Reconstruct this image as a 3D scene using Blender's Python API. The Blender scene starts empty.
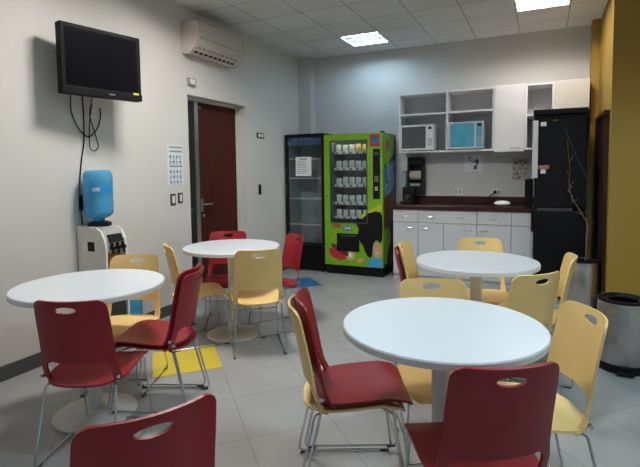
import bpy, bmesh, math, random
from mathutils import Vector, Matrix
random.seed(7)
sc = bpy.context.scene
COL = sc.collection
PI = math.pi

# ------------------------------------------------------------------ camera
F, YAW, PIT, ROLL, CY = 473.1706, math.radians(25.2995), math.radians(3.6877), math.radians(-0.7091), 200.78
H = 1.35
fwd = Vector((-math.sin(YAW)*math.cos(PIT), math.cos(YAW)*math.cos(PIT), -math.sin(PIT)))
rgt = Vector((math.cos(YAW), math.sin(YAW), 0)); up = rgt.cross(fwd)
Rv = math.cos(ROLL)*rgt + math.sin(ROLL)*up
Uv = -math.sin(ROLL)*rgt + math.cos(ROLL)*up
cd = bpy.data.cameras.new('camera'); cam = bpy.data.objects.new('camera', cd); COL.objects.link(cam)
m = Matrix((Rv, Uv, -fwd)).transposed().to_4x4(); m.translation = (0, 0, H)
cam.matrix_world = m
cd.sensor_fit = 'HORIZONTAL'; cd.sensor_width = 36; cd.lens = F*36/640
cd.shift_y = -(233.5-CY)/640
cd.clip_start = 0.05
sc.camera = cam

# room planes (metres)
XL, YB, ZC = -3.18, 6.20, 2.937
XR, YS, XR2, YR = 0.53, 4.9, 1.9, -2.2

# ------------------------------------------------------------------ materials
MATS = {}
def mat(name, col, rough=.5, metal=0, var=0.0, vscale=6, bump=0.0, bscale=60, spec=.5, trans=0, alpha=1, emit=None, estr=0, coat=0, ior=1.45):
    if name in MATS: return MATS[name]
    M = bpy.data.materials.new(name); M.use_nodes = True
    nt = M.node_tree; b = nt.nodes['Principled BSDF']
    b.inputs['Base Color'].default_value = (*col, 1)
    b.inputs['Roughness'].default_value = rough; b.inputs['Metallic'].default_value = metal
    b.inputs['Specular IOR Level'].default_value = spec
    b.inputs['Transmission Weight'].default_value = trans; b.inputs['Alpha'].default_value = alpha
    b.inputs['Coat Weight'].default_value = coat; b.inputs['IOR'].default_value = ior
    if emit: b.inputs['Emission Color'].default_value = (*emit, 1); b.inputs['Emission Strength'].default_value = estr
    if var or bump:
        tc = nt.nodes.new('ShaderNodeTexCoord')
    if var:
        n = nt.nodes.new('ShaderNodeTexNoise'); n.inputs['Scale'].default_value = vscale; n.inputs['Detail'].default_value = 5
        nt.links.new(tc.outputs['Object'], n.inputs['Vector'])
        r = nt.nodes.new('ShaderNodeValToRGB')
        r.color_ramp.elements[0].color = (*[max(0, c*(1-var)) for c in col], 1)
        r.color_ramp.elements[1].color = (*[min(1, c*(1+var)) for c in col], 1)
        r.color_ramp.elements[0].position = .3; r.color_ramp.elements[1].position = .7
        nt.links.new(n.outputs['Fac'], r.inputs['Fac']); nt.links.new(r.outputs['Color'], b.inputs['Base Color'])
    if bump:
        n2 = nt.nodes.new('ShaderNodeTexNoise'); n2.inputs['Scale'].default_value = bscale
        nt.links.new(tc.outputs['Object'], n2.inputs['Vector'])
        bp = nt.nodes.new('ShaderNodeBump'); bp.inputs['Strength'].default_value = bump; bp.inputs['Distance'].default_value = .002
        nt.links.new(n2.outputs['Fac'], bp.inputs['Height']); nt.links.new(bp.outputs['Normal'], b.inputs['Normal'])
    MATS[name] = M; return M

def grid_mat(name, tile, line, size, off, rot, width, rough, var=.05, spec=.5, bump=0):
    """square tiles with thin joints, laid out in the world's x/y"""
    M = bpy.data.materials.new(name); M.use_nodes = True; nt = M.node_tree; b = nt.nodes['Principled BSDF']
    g = nt.nodes.new('ShaderNodeNewGeometry'); mp = nt.nodes.new('ShaderNodeMapping')
    mp.inputs['Rotation'].default_value = (0, 0, rot); mp.inputs['Location'].default_value = (off[0], off[1], 0)
    nt.links.new(g.outputs['Position'], mp.inputs['Vector'])
    br = nt.nodes.new('ShaderNodeTexBrick'); br.offset = 0; br.squash = 1
    br.inputs['Scale'].default_value = 1; br.inputs['Mortar Size'].default_value = width
    br.inputs['Mortar Smooth'].default_value = .1
    br.inputs['Brick Width'].default_value = size; br.inputs['Row Height'].default_value = size
    br.inputs['Color1'].default_value = (*tile, 1); br.inputs['Color2'].default_value = (*[c*(1-var) for c in tile], 1)
    br.inputs['Mortar'].default_value = (*line, 1)
    nt.links.new(mp.outputs['Vector'], br.inputs['Vector'])
    n = nt.nodes.new('ShaderNodeTexNoise'); n.inputs['Scale'].default_value = 3; n.inputs['Detail'].default_value = 8
    nt.links.new(g.outputs['Position'], n.inputs['Vector'])
    mx = nt.nodes.new('ShaderNodeMixRGB'); mx.blend_type = 'MULTIPLY'; mx.inputs['Fac'].default_value = .25
    nt.links.new(br.outputs['Color'], mx.inputs['Color1']); nt.links.new(n.outputs['Fac'], mx.inputs['Color2'])
    nt.links.new(mx.outputs['Color'], b.inputs['Base Color'])
    b.inputs['Roughness'].default_value = rough; b.inputs['Specular IOR Level'].default_value = spec
    if bump:
        bp = nt.nodes.new('ShaderNodeBump'); bp.inputs['Strength'].default_value = bump; bp.inputs['Distance'].default_value = .003
        n3 = nt.nodes.new('ShaderNodeTexNoise'); n3.inputs['Scale'].default_value = 120
        nt.links.new(g.outputs['Position'], n3.inputs['Vector'])
        nt.links.new(n3.outputs['Fac'], bp.inputs['Height']); nt.links.new(bp.outputs['Normal'], b.inputs['Normal'])
    return M

def wood_mat(name, c1, c2, rough):
    M = bpy.data.materials.new(name); M.use_nodes = True; nt = M.node_tree; b = nt.nodes['Principled BSDF']
    tc = nt.nodes.new('ShaderNodeTexCoord'); mp = nt.nodes.new('ShaderNodeMapping'); mp.inputs['Scale'].default_value = (14, 14, 1.2)
    n = nt.nodes.new('ShaderNodeTexNoise'); n.inputs['Scale'].default_value = 2.2; n.inputs['Detail'].default_value = 6; n.inputs['Distortion'].default_value = .6
    r = nt.nodes.new('ShaderNodeValToRGB'); r.color_ramp.elements[0].color = (*c1, 1); r.color_ramp.elements[1].color = (*c2, 1)
    r.color_ramp.elements[0].position = .35; r.color_ramp.elements[1].position = .7
    nt.links.new(tc.outputs['Object'], mp.inputs['Vector']); nt.links.new(mp.outputs['Vector'], n.inputs['Vector'])
    nt.links.new(n.outputs['Fac'], r.inputs['Fac']); nt.links.new(r.outputs['Color'], b.inputs['Base Color'])
    b.inputs['Roughness'].default_value = rough; b.inputs['Specular IOR Level'].default_value = .2
    return M

WALL = mat('wall_paint', (.66, .63, .585), .75, var=.02, vscale=2, bump=.25, bscale=180, spec=.25)
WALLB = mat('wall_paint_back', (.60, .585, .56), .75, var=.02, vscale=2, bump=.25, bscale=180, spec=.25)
YELLOWW = mat('yellow_wall_paint', (.36, .215, .032), .6, var=.04, vscale=3)
CEIL = grid_mat('ceiling_tiles', (.82, .81, .78), (.42, .42, .41), .49, (.28, -5.32), 0, .006, .9, var=.05, spec=.2, bump=.5)
FLOOR = grid_mat('floor_tiles', (.45, .44, .43), (.33, .325, .32), .462, (-.424, -3.23), -PI/4, .003, .26, var=.04, spec=.45)
BASEB = mat('baseboard_grey', (.075, .08, .078), .45, var=.1)
WHITE = mat('white_laminate', (.72, .735, .76), .30, var=.01, vscale=20, spec=.5)
WHITE_E = mat('white_edge_band', (.82, .80, .75), .45, var=.02)
CREAM = mat('cream_powder_coat', (.66, .64, .585), .4, var=.04, vscale=12)
CHROME = mat('chrome', (.62, .63, .64), .16, 1, var=.03)
STEEL = mat('brushed_steel', (.52, .52, .51), .3, 1, var=.06, vscale=30)
RED = mat('red_plastic', (.30, .016, .024), .38, var=.04, vscale=9, bump=.15, bscale=500, spec=.45)
YEL = mat('yellow_plastic', (.90, .62, .25), .4, var=.03, vscale=9, bump=.15, bscale=500, spec=.45)
BLACK = mat('black_plastic', (.009, .009, .010), .4, var=.1, spec=.2)
BLACKM = mat('black_matte', (.007, .007, .008), .6, var=.1, spec=.15)
SCREEN = mat('tv_screen', (.005, .005, .006), .2, spec=.12)
GREYP = mat('grey_plastic', (.30, .30, .30), .45, var=.03)
DGREY = mat('dark_grey_plastic', (.05, .052, .055), .5, var=.05)
WPLAS = mat('white_plastic', (.75, .74, .71), .4, var=.02)
CABB = mat('cabinet_white_dimmed', (.60, .605, .61), .4, var=.01)  # cabinet white darkened: the dimmer light low down is in the colour
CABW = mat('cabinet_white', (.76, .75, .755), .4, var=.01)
CABIN = mat('cabinet_inside', (.62, .63, .64), .5, var=.01)
CABWARM = mat('cabinet_white_warm_lit', (.72, .67, .60), .4, var=.01)  # cabinet white with the warm light on this unit mixed into its colour
GRANITE = mat('dark_red_granite', (.040, .011, .010), .22, var=.55, vscale=140)
PAPER = mat('paper', (.72, .73, .74), .8, var=.02)
INK = mat('ink', (.07, .08, .10), .8, var=.1)
BLUEINK = mat('blue_ink', (.08, .25, .45), .8, var=.1)
DOORW = wood_mat('dark_red_wood', (.046, .008, .005), (.080, .014, .008), .6)
BROWN = wood_mat('dark_brown_wood', (.028, .012, .008), (.05, .022, .014), .45)
def glass_mat(name, tint, k):
    M = bpy.data.materials.new(name); M.use_nodes = True; nt = M.node_tree; nt.nodes.remove(nt.nodes['Principled BSDF'])
    t = nt.nodes.new('ShaderNodeBsdfTransparent'); t.inputs['Color'].default_value = (*tint, 1)
    g = nt.nodes.new('ShaderNodeBsdfGlossy'); g.inputs['Roughness'].default_value = .03
    lw = nt.nodes.new('ShaderNodeFresnel'); lw.inputs['IOR'].default_value = k
    mx = nt.nodes.new('ShaderNodeMixShader')
    nt.links.new(lw.outputs['Fac'], mx.inputs['Fac']); nt.links.new(t.outputs['BSDF'], mx.inputs[1]); nt.links.new(g.outputs['BSDF'], mx.inputs[2])
    nt.links.new(mx.outputs['Shader'], nt.nodes['Material Output'].inputs['Surface'])
    return M
GLASS = glass_mat('pane_glass', (.86, .90, .90), 1.4)
GREEN = mat('green_vinyl', (.185, .40, .015), .35, var=.12, vscale=7)
DGREEN = mat('dark_green_vinyl', (.05, .14, .01), .4, var=.1)
BLUE = mat('blue_vinyl', (.03, .13, .36), .4, var=.35, vscale=18)
REDV = mat('red_vinyl', (.45, .03, .04), .4, var=.1)
SKIN = mat('tan_vinyl', (.60, .32, .18), .5, var=.05)
BREAD = mat('bread_vinyl', (.62, .38, .17), .5, var=.15)
PHOTO_BR = mat('brown_red_photo_vinyl', (.16, .045, .03), .4, var=.8, vscale=22)
PHOTO_BL = mat('blue_white_photo_vinyl', (.10, .26, .45), .4, var=.9, vscale=14)
WARMP = mat('pale_packet', (.72, .72, .70), .4, var=.25, vscale=40)
YPACK = mat('yellow_packet', (.85, .60, .16), .4, var=.3, vscale=40)
WATERB = mat('blue_bottle_plastic', (.13, .50, .80), .12, trans=.55, ior=1.2, var=.05)
BLUEL = mat('blue_label', (.03, .26, .60), .4, var=.05)
CYANF = mat('cyan_film', (.085, .33, .45), .18, var=.12, vscale=8, spec=.6)
MATY = mat('yellow_mat', (.72, .55, .055), .5, var=.05, vscale=8)
MATB = mat('blue_mat', (.03, .13, .30), .5, var=.08, vscale=8)
TWIG = mat('dry_bark', (.16, .085, .05), .8, var=.3, vscale=40)
ORANGE = mat('amber_plastic', (.40, .20, .07), .3, var=.1)
DARKROOM = mat('corridor_dimness', (.05, .065, .07), .8, var=.3, vscale=4)  # the unlit look of the corridor is put into its wall colour
TUBE = mat('lamp_tube_blue', (.9, .9, .9), .5, emit=(.55, .80, 1.0), estr=90)
TUBEW = mat('lamp_tube', (.9, .9, .9), .5, emit=(1.0, .985, .95), estr=530)
TUBEC = mat('lamp_tube_cool', (.9, .9, .9), .5, emit=(.62, .87, 1.0), estr=450)
TUBEK = mat('lamp_tube_warm', (.9, .9, .9), .5, emit=(1.0, .96, .90), estr=180)

# ------------------------------------------------------------------ mesh helpers
def B(): return bmesh.new()
def box(bm, x0, x1, y0, y1, z0, z1, bev=0, seg=2):
    vs = [bm.verts.new((x, y, z)) for z in (z0, z1) for y in (y0, y1) for x in (x0, x1)]
    fs = [bm.faces.new([vs[i] for i in q]) for q in ((0,2,3,1),(4,5,7,6),(0,1,5,4),(2,6,7,3),(0,4,6,2),(1,3,7,5))]
    if bev:
        es = list({e for f in fs for e in f.edges})
        bmesh.ops.bevel(bm, geom=es, offset=bev, segments=seg, profile=.5, affect='EDGES')
    return bm
def lathe(bm, prof, c=(0, 0, 0), seg=32, axis='Z'):
    """prof: list of (r, h); closed with caps where r > 0"""
    rings = []
    def P(r, h, a):
        p = (r*math.cos(a), r*math.sin(a), h)
        if axis == 'Y': p = (p[0], h, p[1])
        if axis == 'X': p = (h, p[0], p[1])
        return (p[0]+c[0], p[1]+c[1], p[2]+c[2])
    for r, h in prof:
        rings.append([bm.verts.new(P(r, h, 2*PI*i/seg)) for i in range(seg)])
    for a, b in zip(rings, rings[1:]):
        for i in range(seg):
            j = (i+1) % seg
            bm.faces.new((a[i], a[j], b[j], b[i]))
    bm.faces.new(rings[0][::-1]); bm.faces.new(rings[-1])
    return bm
def smoothpts(pts, n=8, closed=False):
    P = [Vector(p) for p in pts]; out = []
    N = len(P); rng = range(N if closed else N-1)
    for i in rng:
        if closed: p0, p1, p2, p3 = P[(i-1) % N], P[i], P[(i+1) % N], P[(i+2) % N]
        else: p0, p1, p2, p3 = P[max(i-1, 0)], P[i], P[i+1], P[min(i+2, N-1)]
        for k in range(n):
            t = k/n
            out.append(.5*((2*p1)+(p2-p0)*t+(2*p0-5*p1+4*p2-p3)*t*t+(3*p1-p0-3*p2+p3)*t**3))
    if not closed: out.append(P[-1])
    return out
def fillet(pts, r, n=5):
    P = [Vector(p) for p in pts]; out = [P[0]]
    for i in range(1, len(P)-1):
        a, b, c = P[i-1], P[i], P[i+1]
        d1 = (a-b); d2 = (c-b); rr = min(r, d1.length*.45, d2.length*.45)
        s = b+d1.normalized()*rr; e = b+d2.normalized()*rr
        for k in range(n+1):
            t = k/n; out.append((1-t)**2*s+2*t*(1-t)*b+t*t*e)
    out.append(P[-1]); return out
def tube(bm, pts, r, seg=8):
    P = [Vector(p) for p in pts]; N = len(P)
    T = [(P[min(i+1, N-1)]-P[max(i-1, 0)]).normalized() for i in range(N)]
    ref = Vector((0, 0, 1)) if abs(T[0].z) < .9 else Vector((1, 0, 0))
    n = T[0].cross(ref).normalized(); rings = []
    for i in range(N):
        n = (n-T[i]*n.dot(T[i])).normalized(); b = T[i].cross(n)
        rr = r[i] if isinstance(r, (list, tuple)) else r
        rings.append([bm.verts.new(P[i]+rr*(math.cos(2*PI*k/seg)*n+math.sin(2*PI*k/seg)*b)) for k in range(seg)])
    for a, c in zip(rings, rings[1:]):
        for k in range(seg):
            j = (k+1) % seg; bm.faces.new((a[k], a[j], c[j], c[k]))
    bm.faces.new(rings[0][::-1]); bm.faces.new(rings[-1])
    return bm
def prism(bm, pts, plane, a, b):
    """2-D outline extruded from a to b; plane 'xz' (along y), 'yz' (along x), 'xy' (along z)"""
    def P(p, d): return {'xz': (p[0], d, p[1]), 'yz': (d, p[0], p[1]), 'xy': (p[0], p[1], d)}[plane]
    A = [bm.verts.new(P(p, a)) for p in pts]; C = [bm.verts.new(P(p, b)) for p in pts]
    n = len(pts)
    bm.faces.new(A[::-1]); bm.faces.new(C)
    for i in range(n): bm.faces.new((A[i], A[(i+1) % n], C[(i+1) % n], C[i]))
    return bm
def rrect(x0, x1, z0, z1, r, n=5):
    out = []
    for cx, cz, a0 in ((x1-r, z1-r, 0), (x0+r, z1-r, 90), (x0+r, z0+r, 180), (x1-r, z0+r, 270)):
        for k in range(n+1):
            a = math.radians(a0+90*k/n); out.append((cx+r*math.cos(a), cz+r*math.sin(a)))
    return out
def ell(cx, cz, a, b, n=24, rot=0):
    c, s = math.cos(rot), math.sin(rot)
    return [(cx+a*math.cos(2*PI*i/n)*c-b*math.sin(2*PI*i/n)*s, cz+a*math.cos(2*PI*i/n)*s+b*math.sin(2*PI*i/n)*c) for i in range(n)]

WL = {}     # world location of every root / part (no rotated chains use it)
def obj(name, bm, material, parent=None, smooth=False, world=True, angle=40):
    """ONE mesh object. world=True: the vertices are in world space and are moved into the parent's frame"""
    if parent is not None and world:
        off = WL[parent.name]; bmesh.ops.translate(bm, verts=bm.verts, vec=-off)
    bmesh.ops.recalc_face_normals(bm, faces=bm.faces)
    me = bpy.data.meshes.new(name); bm.to_mesh(me); bm.free()
    me.materials.append(material)
    if smooth:
        me.polygons.foreach_set('use_smooth', [True]*len(me.polygons))
        try: me.set_sharp_from_angle(angle=math.radians(angle))
        except Exception: pass
    o = bpy.data.objects.new(name, me); COL.objects.link(o)
    if parent is not None: o.parent = parent; WL[o.name] = WL.get(parent.name, Vector())
    else: WL[o.name] = Vector()
    return o
def tag(o, label=None, cat=None, group=None, kind=None):
    if label: o['label'] = label
    if cat: o['category'] = cat
    if group: o['group'] = group
    if kind: o['kind'] = kind
    return o
def thing(name, label, cat, loc=(0, 0, 0), rz=0, group=None):
    o = bpy.data.objects.new(name, None); COL.objects.link(o); o.empty_display_size = .1
    o.location = loc; o.rotation_euler = (0, 0, rz); WL[o.name] = Vector(loc)
    return tag(o, label, cat, group)
def single(name, bm, material, label, cat, group=None, smooth=False):
    """a thing made of one mesh, with its origin at its base"""
    xs = [v.co for v in bm.verts]
    c = Vector(((min(v.x for v in xs)+max(v.x for v in xs))/2, (min(v.y for v in xs)+max(v.y for v in xs))/2, min(v.z for v in xs)))
    bmesh.ops.translate(bm, verts=bm.verts, vec=-c)
    o = obj(name, bm, material, None, smooth); o.location = c; WL[o.name] = c
    return tag(o, label, cat, group)
def struct(name, bm, material, parent=None, smooth=False):
    o = obj(name, bm, material, parent, smooth)
    if parent is None: o['kind'] = 'structure'
    return o
def copy_tree(o, parent=None):
    c = o.copy(); COL.objects.link(c)
    if parent is not None: c.parent = parent
    for ch in list(o.children): copy_tree(ch, c)
    return c

# ------------------------------------------------------------------ the room
struct('floor', box(B(), -4.6, XR2+.2, YR, YB+.2, -.1, 0), FLOOR)
LIGHTS = [(-1.995, 5.565, 'back'), (-1.995, 2.625, 'left'), (.455, 1.645, 'right'), (-.035, 5.075, 'kitchen')]
HS = .243                                   # half opening of a recessed light
bm = B(); ys = sorted({YR, YB+.2} | {y+a*HS for _, y, _ in LIGHTS for a in (-1, 1)})
for y0, y1 in zip(ys, ys[1:]):
    cuts = sorted(x for x, y, _ in LIGHTS if y-HS <= (y0+y1)/2 <= y+HS)
    x0 = XL-.15
    for c in cuts: box(bm, x0, c-HS, y0, y1, ZC, ZC+.02); x0 = c+HS
    box(bm, x0, XR2+.2, y0, y1, ZC, ZC+.02)
struct('ceiling', bm, CEIL)
# left wall with the doorway cut out of it
DY0, DY1, DZ, DD = 3.706, 4.711, 2.112, .135
bm = B()
box(bm, XL-.15, XL, YR, DY0, 0, ZC); box(bm, XL-.15, XL, DY1, YB+.2, 0, ZC); box(bm, XL-.15, XL, DY0, DY1, DZ, ZC)
struct('wall_left', bm, WALL)
struct('wall_back', box(B(), XL, XR2+.2, YB, YB+.15, 0, ZC), WALLB)
struct('trim_1', box(B(), XL, -2.985, 6.045, YB, 0, ZC), WALLB)          # corner pillar
bm = B(); box(bm, XR, XR2+.2, YS, YB, 0, ZC)
struct('wall_right', bm, YELLOWW)
struct('trim_2', box(B(), .452, XR, 5.98, YB, 0, ZC), YELLOWW)
struct('wall_side', box(B(), XR2, XR2+.15, YR, YS, 0, ZC), WALL)
bm = B(); box(bm, XL, XL+.012, YR, DY0, 0, .10, .003); box(bm, XL, XL+.012, DY1, 6.045, 0, .10, .003)
struct('baseboard_left', bm, BASEB)
struct('baseboard_back', box(B(), -2.985, -2.62, YB-.012, YB, 0, .10), BASEB)
struct('baseboard_right', box(B(), XR-.012, XR, YS, 5.98, 0, .10), BASEB)
struct('baseboard_side', box(B(), XR, XR2, YS-.012, YS, 0, .10), BASEB)

# doorway: side light, mullion, wooden leaf
xd = XL-DD
door = struct('door_1', box(B(), xd-.04, xd, 3.985, DY1-.02, .005, 2.085, .002), DOORW)
bm = B(); box(bm, xd-.05, xd+.02, DY1-.02, DY1, 0, DZ); box(bm, xd-.05, xd+.02, DY0, DY1, 2.085, DZ)
struct('door_frame', bm, WALL, door)
h = B(); tube(h, fillet([(xd, 4.05, 1.0), (xd+.05, 4.05, 1.0), (xd+.05, 4.16, 1.0)], .02), .009); box(h, xd, xd+.006, 4.025, 4.075, .92, 1.06, .002)
struct('door_handle', h, STEEL, door, True)
h = B(); lathe(h, [(.016, 0), (.016, .02), (.010, .024)], (xd, 4.05, .88), 16, 'X'); struct('lock_cylinder', h, STEEL, door, True)
h = B(); box(h, xd, xd+.012, 4.03, 4.055, 2.02, 2.045, .003); struct('door_closer_stud', h, STEEL, door)
win = struct('window_1', box(B(), xd-.03, xd-.022, DY0, 3.93, .05, 2.085), GLASS)
bm = B(); box(bm, xd-.06, xd+.03, 3.925, 3.985, 0, 2.085, .004); struct('mullion', bm, STEEL, win)
bm = B(); box(bm, xd-.04, xd, DY0, 3.925, 0, .05); box(bm, xd-.04, xd-.012, DY0, 3.925, .93, .97); struct('window_frame', bm, DGREY, win)
# dark corridor beyond the glass
bm = B()
box(bm, -4.5, -4.4, 2.6, 6.2, 0, ZC); box(bm, -4.5, XL-.15, 6.1, 6.2, 0, ZC); box(bm, -4.5, XL-.15, 2.6, 2.7, 0, ZC); box(bm, -4.5, XL-.15, 2.6, 6.2, ZC-.1, ZC)
struct('wall_corridor', bm, DARKROOM)
bm = B(); box(bm, -4.38, -4.1, 4.2, 5.6, 0, .03); 
for z in (.45, .85, 1.25, 1.65, 2.0): box(bm, -4.38, -4.1, 4.2, 5.6, z, z+.03)
box(bm, -4.38, -4.1, 4.17, 4.2, 0, 2.03); box(bm, -4.38, -4.1, 5.6, 5.63, 0, 2.03)
single('shelf_rack', bm, GREYP, 'grey shelf rack in the dark room seen through the narrow glass beside the door', 'shelf')

# brown door in the yellow wall at the right
d2 = struct('door_2', box(B(), XR-.03, XR, 5.02, 5.80, 0, 1.82, .003), BROWN)
bm = B(); box(bm, XR-.045, XR, 5.80, 5.84, 0, 1.86); box(bm, XR-.045, XR, 4.98, 5.84, 1.82, 1.86); struct('door_frame', bm, BROWN, d2)

# ------------------------------------------------------------------ ceiling lights
def ceiling_light(x, y, tubes, label):
    t = thing('ceiling_light', label, 'ceiling light', (x, y, ZC), 0, 'square ceiling lights')
    s = HS
    bm = B(); box(bm, x-s-.02, x+s+.02, y-s-.02, y+s+.02, ZC+.075, ZC+.085)
    for a in (-1, 1):
        box(bm, x-s-.02, x+s+.02, y+a*(s+.012)-.008, y+a*(s+.012)+.008, ZC+.021, ZC+.075)
        box(bm, x+a*(s+.012)-.008, x+a*(s+.012)+.008, y-s-.004, y+s+.004, ZC+.021, ZC+.075)
    obj('housing', bm, REFL, t)
    bm = B(); w_ = .012
    for a in (-1, 1):
        box(bm, x-s+.001, x+s-.001, y+a*(s-w_/2-.001)-w_/2, y+a*(s-w_/2-.001)+w_/2, ZC-.006, ZC+.02)
        box(bm, x+a*(s-w_/2-.001)-w_/2, x+a*(s-w_/2-.001)+w_/2, y-s+w_+.001, y+s-w_-.001, ZC-.006, ZC+.02)
    obj('frame', bm, WPLAS, t)
    for k in (-1, 0, 1):
        bm = B(); tube(bm, [(x-s+.02, y+k*.145, ZC+.026), (x+s-.02, y+k*.145, ZC+.026)], .011, 10)
        obj('tube', bm, tubes, t, True)
    for k in (-.5, .5):
        bm = B(); box(bm, x-s+.014, x+s-.014, y+k*.145-.004, y+k*.145+.004, ZC-.004, ZC+.030)
        obj('louver', bm, BLADE, t)
    for k in (-1.5, -.5, .5, 1.5):
        bm = B()
        for y0, y1 in ((y-s+.014, y-.0775), (y-.0675, y+.0675), (y+.0775, y+s-.014)):
            box(bm, x+k*.11-.002, x+k*.11+.002, y0, y1, ZC-.002, ZC+.010)
        obj('cross_blade', bm, REFL, t)
    return t
REFL = mat('lamp_reflector', (.10, .105, .11), .5)
BLADE = mat('lamp_louver', (.05, .052, .055), .5)
LABS = {'back': ('lit square ceiling light above the vending machine at the back', TUBE),
        'left': ('lit square ceiling light over the left tables', TUBEW), 'right': ('lit square ceiling light over the nearest table', TUBEC),
        'kitchen': ('lit square ceiling light in front of the kitchen cabinets', TUBEK)}
for x, y, k in LIGHTS: ceiling_light(x, y, LABS[k][1], LABS[k][0])

# ------------------------------------------------------------------ television
TW, TH = .60, .485
ta = math.radians(12)
# local frame: x along the screen (left to right as seen), y out of the screen, z up
TVR = Vector((-2.845, 2.79, 1.90)); dirv = Vector((math.sin(ta), math.cos(ta), 0))
tvc = TVR-dirv*TW
tv = thing('television', 'black flat television on the left wall near the top left corner', 'television', tvc, math.atan2(dirv.y, dirv.x))
L = lambda bm: bm
# outward normal in this local frame is -y
bm = B(); box(bm, 0, TW, 0, .07, 0, TH, .008); box(bm, .08, TW-.08, .07, .10, .08, TH-.08, .01)
obj('casing', bm, BLACKM, tv, world=False)
obj('screen', box(B(), .03, TW-.035, -.003, .001, .065, TH-.03), SCREEN, tv, world=False)
obj('bezel_strip', box(B(), .0, TW, -.006, .0, .0, .05, .003), BLACKM, tv, world=False)
bm = B()
for i, ch in enumerate(range(6)):
    box(bm, .33+i*.008, .336+i*.008, -.008, -.006, .022, .031)
tag(obj('logo', bm, GREYP, tv, world=False), 'small grey brand lettering')
tag(obj('sticker', box(B(), TW-.075, TW-.03, -.0075, -.0058, .045, .060), MATY, tv, world=False), 'small yellow and red sticker')
bm = B(); box(bm, TW*.40, TW*.60, .10, .13, .15, .35, .004); tube(bm, [(TW*.5, .13, .25), (TW*.47, .262, .25)], .02)
obj('wall_bracket', bm, BLACKM, tv, world=False)

# cables under the television: points (y, z) on the wall, x just off it
def cable(pts, r, label, extra=None, x=XL+.012):
    P = smoothpts([(x+(p[2] if len(p) > 2 else 0), p[0], p[1]) for p in pts], 8)
    return single('cable', tube(B(), P, r, 6), BLACKM, label, 'cable', 'cables hanging below the television', True)
def onwall(px, py, x):
    d = fwd+(px-320)/F*Rv-(py-CY)/F*Uv
    t = x/d.x
    return (t*d.y, H+t*d.z)
def wallpts(pp, x=XL+.012): return [onwall(a, b, x) for a, b in pp]
cable([(p[0], p[1]) for p in wallpts([(70.8, 94), (71.4, 112), (79, 129), (88.5, 136.7), (97, 129), (100.3, 117.5), (100, 108)])], .0045,
      'short black cable hanging in a wide loop below the television, its plug end loose')
cable([(p[0], p[1]) for p in wallpts([(91.8, 94), (88.5, 114), (93, 131), (97, 146), (93, 151), (88.5, 146), (88.3, 123), (91, 104)])], .004,
      'thin black cable folded into a narrow drop loop below the television', x=XL+.026)
t = thing('power_cord', 'long black power cord running down the wall from the television to behind the water bottle', 'cord', (XL+.012, 2.5, .6))
P = smoothpts([(XL+.008, a, b) for a, b in wallpts([(82.5, 93), (84, 116), (84.3, 142), (82, 159), (80.3, 180), (80.6, 205), (82.5, 222), (83, 250)])], 8)
obj('cord', tube(B(), P, .0045, 6), BLACKM, t, True)
a, b = onwall(80.8, 203, XL+.01)
obj('inline_adapter', box(B(), XL+.001, XL+.022, a-.012, a+.012, b-.06, b+.06, .004), BLACK, t)

# ------------------------------------------------------------------ air conditioner
AY0, AY1 = 3.64, 4.40
ac = thing('air_conditioner', 'cream split air conditioner high on the left wall above the door', 'air conditioner', (XL+.1, 4.02, 2.49))
prof = [(XL, 2.50), (XL+.09, 2.49), (XL+.15, 2.53), (XL+.195, 2.60), (XL+.205, 2.68), (XL+.195, 2.775), (XL+.17, 2.79), (XL, 2.79)]
pr = [(p[0], p[1]) for p in prof]
def prism_y(bm, pts, y0, y1):
    return prism(bm, pts, 'xz', y0, y1)
CRM = mat('aged_cream_plastic', (.63, .56, .48), .45, var=.03)
obj('body', prism_y(B(), pr, AY0+.012, AY1-.012), CRM, ac)
bm = B(); prism_y(bm, [(XL, 2.495), (XL+.10, 2.485), (XL+.2, 2.6), (XL+.21, 2.69), (XL+.198, 2.78), (XL, 2.795)], AY1-.012, AY1)
obj('end_cap', bm, CRM, ac); bm = B()
prism_y(bm, [(XL, 2.495), (XL+.10, 2.485), (XL+.2, 2.6), (XL+.21, 2.69), (XL+.198, 2.78), (XL, 2.795)], AY0, AY0+.012)
obj('end_cap', bm, CRM, ac)
def slotrow(t0, n, name, dark):
    # t0: position along the sloping front between (XL+.09,2.49) and (XL+.195,2.60)
    bm = B(); 
    for k in range(n):
        y0 = AY0+.05+(AY1-AY0-.1)*k/n; y1 = y0+(AY1-AY0-.1)/n*.62
        (xa, za), (xb, zb) = t0
        vs = [(xa+.004, za-.004), (xb+.004, zb-.004), (xb-.004, zb+.004), (xa-.004, za+.004)]
        prism_y(bm, vs, y0, y1)
    if name == 'louver_slots':
        for k in range(n):
            y0 = AY0+.05+(AY1-AY0-.1)*k/n; (xa, za), (xb, zb) = t0
            obj('louver_slot', prism_y(B(), [(xa+.004, za-.004), (xb+.004, zb-.004), (xb-.004, zb+.004), (xa-.004, za+.004)], y0, y0+(AY1-AY0-.1)/n*.62), dark, ac)
        bm.free(); return
    obj(name, bm, dark, ac)
slotrow(((XL+.108, 2.503), (XL+.125, 2.515)), 9, 'outlet_slots', BLACKM)
slotrow(((XL+.155, 2.537), (XL+.163, 2.55)), 9, 'louver_slots', GREYP)
slotrow(((XL+.198, 2.628), (XL+.200, 2.638)), 9, 'intake_slots', GREYP)

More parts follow.
